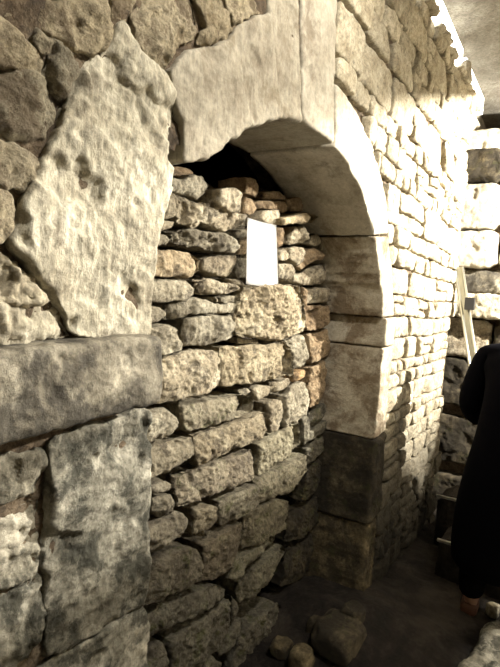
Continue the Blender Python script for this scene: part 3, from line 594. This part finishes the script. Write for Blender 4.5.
for i, (px, py, rr, lb) in enumerate(((338, 640, (.15, .12, .075), 'broad flat dark stone half buried at the foot of the right jamb'), (282, 640, (.06, .05, .04), 'small dark stone left of the yellowish one at the arch foot'),
        (352, 626, (.07, .06, .05), 'knobbly stone touching the front corner of the right jamb'), (316, 628, (.05, .045, .04), 'little pale-topped stone behind the broad flat dark stone'))):
    p = onfloor(px, py, .12); boulder(lb, (p.x, p.y, fz(p.x, p.y)+rr[2]*.35), rr, ('archdark', 'shadejamb')[i % 2], 5+i)
a = Acc()
LED = [(445, 672), (468, 655), (478, 640), (480, 628), (490, 618), (505, 605), (560, 600), (600, 640), (600, 720), (450, 720)]
P = [(p.x, p.y) for p in (onfloor(x, y, .08) for x, y in LED)]
stone(a, P, -.09, depth=.16, bulge=.01, bevel=.03, rough=.02, step=.016, taper=0, wob=.01, tint=(1, 1, 1), rnd=1)
me = a.mesh('floor_slab'); me.transform(Matrix(((1, 0, 0, 0), (0, 0, 1, 0), (0, -1, 0, 0), (0, 0, 0, 1))))
o = obj('floor_slab', me, M['low']); tag(o, 'pale rough slab in the floor at the right, lit in front of the dark figure', 'slab')

# ------------------------------------------------------------------ the bowed person in black
def skin(name, joints, bones, mat, parent, lvl=2):
    me = bpy.data.meshes.new(name); me.from_pydata([j[:3] for j in joints], bones, []); o = bpy.data.objects.new(name, me); C.objects.link(o)
    o.parent = parent; md = o.modifiers.new('skin', 'SKIN'); md.use_smooth_shade = True
    for i, j in enumerate(joints):
        r = j[3]; me.skin_vertices[0].data[i].radius = r if isinstance(r, tuple) else (r, r)
    me.skin_vertices[0].data[0].use_root = True
    s_ = o.modifiers.new('sub', 'SUBSURF'); s_.levels = lvl; s_.render_levels = lvl
    me.materials.append(mat)
    bpy.context.view_layer.update()
    dg = bpy.context.evaluated_depsgraph_get(); ev = bpy.data.meshes.new_from_object(o.evaluated_get(dg)); o.modifiers.clear(); o.data = ev
    ev.polygons.foreach_set('use_smooth', [True]*len(ev.polygons)); return o
PX, PY = 2.92, -.56
per = bpy.data.objects.new('person', None); C.objects.link(per); per.location = (PX, PY, fz(PX, PY)-.005)
tag(per, 'person in black coat bending forward at the right edge', 'person')
# local axes: faces +x, left side +y
J = [(0, 0, .92, (.13, .11)), (.03, 0, 1.08, (.13, .11)), (.09, 0, 1.26, (.15, .12)), (.13, 0, 1.36, (.10, .10)), (.20, 0, 1.42, .052), (.26, 0, 1.45, .07), (.30, 0, 1.52, .088), (.31, 0, 1.58, .07)]
Bn = [(i, i+1) for i in range(7)]
def add(j, par): J.append(j); Bn.append((par, len(J)-1)); return len(J)-1
for s_ in (1, -1):
    h_ = add((0, .09*s_, .88, .085), 0); k_ = add((.03, .10*s_, .50, .055), h_); a_ = add((-.02, .10*s_, .09, .036), k_); add((.13, .11*s_, .035, (.035, .03)), a_)
    sh = add((.12, .17*s_, 1.36, .055), 3); el = add((.14, .21*s_, 1.08, .040), sh); wr = add((.34, .17*s_, .98, .026), el); pm = add((.40, .15*s_, .975, (.036, .02)), wr)
body = skin('body', J, Bn, M['skin'], per)
for s_ in (1, -1):   # fingers as chains rooted in the palm
    for k in range(4):
        y_ = (.15+(k-1.5)*.018)*s_; l_ = (.9, 1, .95, .75)[k]
        skin('finger', [(.40, y_, .975, .009), (.44+.0*l_, y_, .97, .009), (.465*1, y_, .955-.01*l_, .008), (.47, y_, .93-.008*l_, .007)], [(0, 1), (1, 2), (2, 3)], M['skin'], per, 1)
    skin('thumb', [(.37, .13*s_, .975, .011), (.395, .105*s_, .975, .010), (.42, .10*s_, .965, .008)], [(0, 1), (1, 2)], M['skin'], per, 1)
cj = [(-.02, 0, .24, (.21, .24)), (-.02, 0, .40, (.22, .25)), (-.02, 0, .64, (.23, .24)), (-.01, 0, .85, (.24, .20)), (0, 0, .98, (.20, .17)), (.02, 0, 1.10, (.20, .16)), (.07, 0, 1.26, (.20, .145)), (.11, 0, 1.36, (.15, .115)), (.17, 0, 1.42, .085)]
cb = [(i, i+1) for i in range(8)]
for s_ in (1, -1):
    cj += [(.10, .16*s_, 1.36, .085), (.13, .225*s_, 1.10, .068), (.31, .185*s_, .985, .048)]; n0 = len(cj)-3; cb += [(7, n0), (n0, n0+1), (n0+1, n0+2)]
skin('coat', cj, cb, M['cloth'], per)
for s_ in (1, -1):
    skin('trouser_leg', [(0, .085*s_, .86, .115), (.02, .10*s_, .50, .085), (-.02, .105*s_, .10, .068)], [(0, 1), (1, 2)], M['trouser'], per)
    skin('shoe', [(-.06, .105*s_, .05, (.045, .04)), (.03, .108*s_, .05, (.05, .042)), (.12, .115*s_, .04, (.045, .03)), (.17, .12*s_, .035, (.03, .022))], [(0, 1), (1, 2), (2, 3)], M['shoe'], per)
skin('hair', [(.20, 0, 1.49, .06), (.27, 0, 1.56, .098), (.31, 0, 1.60, .085)], [(0, 1), (1, 2)], M['hair'], per)
skin('nose', [(.39, 0, 1.50, .012), (.405, 0, 1.475, .013)], [(0, 1)], M['skin'], per, 1)

# ------------------------------------------------------------------ lamps
LP = Vector((3.6, -1.9, 2.6))
fx = bpy.data.objects.new('floodlight', None); C.objects.link(fx); fx.location = LP; tag(fx, 'unseen floodlight hung from the vault, with added light-shaping flaps', 'lamp')
aim = (Vector((1.9, 0, 1.8))-LP).normalized()
def cutz(x, y): return .38*x+.187*y          # wanted upper shadow plane that sets the flap edge, local
bm = bmesh.new(); hd = Vector((-.6, .8, 0)).normalized(); sd = Vector((.8, .6, 0)).normalized()
e0 = hd*.34-sd*.34; e1 = hd*.34+sd*.38; e0.z = cutz(e0.x, e0.y); e1.z = cutz(e1.x, e1.y)
b0 = -hd*.12-sd*.12; b1 = -hd*.12+sd*.12; b0.z = b1.z = .10
bm.faces.new([bm.verts.new(v) for v in (e0, e1, b1, b0)]); bmesh.ops.solidify(bm, geom=bm.faces[:], thickness=-.004); obj('shade_hood', bm, M['black'], fx, smooth=False)  # unseen flap added to cut the light along the upper shadow line
bm = bmesh.new()
edge = [(Vector(p)-LP)*.17 for p in ((-1.2, 0, .95), (.6, 0, 1.0), (1.6, 0, 1.02), (2.4, 0, 1.0), (2.9, 0, .98), (3.1, 0, .68), (3.4, 0, .5), (3.65, 0, .35), (3.85, 0, .65), (4.3, 0, .85))]  # added blocker, edge traced back from the wanted shadow line on the wall
inner = [e*.25+Vector((0, 0, -.10)) for e in edge]
va = [bm.verts.new(e) for e in edge]; vb = [bm.verts.new(e) for e in inner]
for i in range(len(va)-1): bm.faces.new((va[i], va[i+1], vb[i+1], vb[i]))
bmesh.ops.solidify(bm, geom=bm.faces[:], thickness=.004); obj('shadow_flag', bm, M['black'], fx, smooth=False)
bm = bmesh.new(); box(bm, (-.12, -.1, -.1), (-.08, .1, .1), Matrix.Rotation(math.atan2(-hd.y, -hd.x)+math.pi, 4, 'Z')); obj('housing', bm, M['black'], fx, smooth=False)
bm = bmesh.new(); tube(bm, [-hd*.11+Vector((0, 0, .08)), -hd*.11+Vector((0, 0, .85))], .012); obj('hanger', bm, M['black'], fx)
def light(name, kind, loc, to, energy, col=(1, .945, .85), **kw):
    ld = bpy.data.lights.new(name, kind); ld.energy = energy; ld.color = col
    for k, v in kw.items(): setattr(ld, k, v)
    o = bpy.data.objects.new(name, ld); C.objects.link(o); o.location = loc
    o.rotation_euler = (Vector(to)-Vector(loc)).to_track_quat('-Z', 'Y').to_euler(); return o
light('flood_lamp', 'POINT', LP, (1.9, 0, 1.75), 1400, shadow_soft_size=.014)
light('fill_lamp', 'SPOT', (1.2, -1.15, 3.1), (1.25, .0, 2.35), 250, spot_size=R(112), spot_blend=1, shadow_soft_size=.10)  # added unseen fill light for the upper wall and jamb reveal
w = bpy.data.worlds.new('world'); S.world = w; w.use_nodes = True
w.node_tree.nodes['Background'].inputs[0].default_value = (.9, .85, .8, 1); w.node_tree.nodes['Background'].inputs[1].default_value = .006
vs_ = S.view_settings; vs_.view_transform = 'Standard'; vs_.look = 'None'; vs_.exposure = 0; vs_.gamma = 1
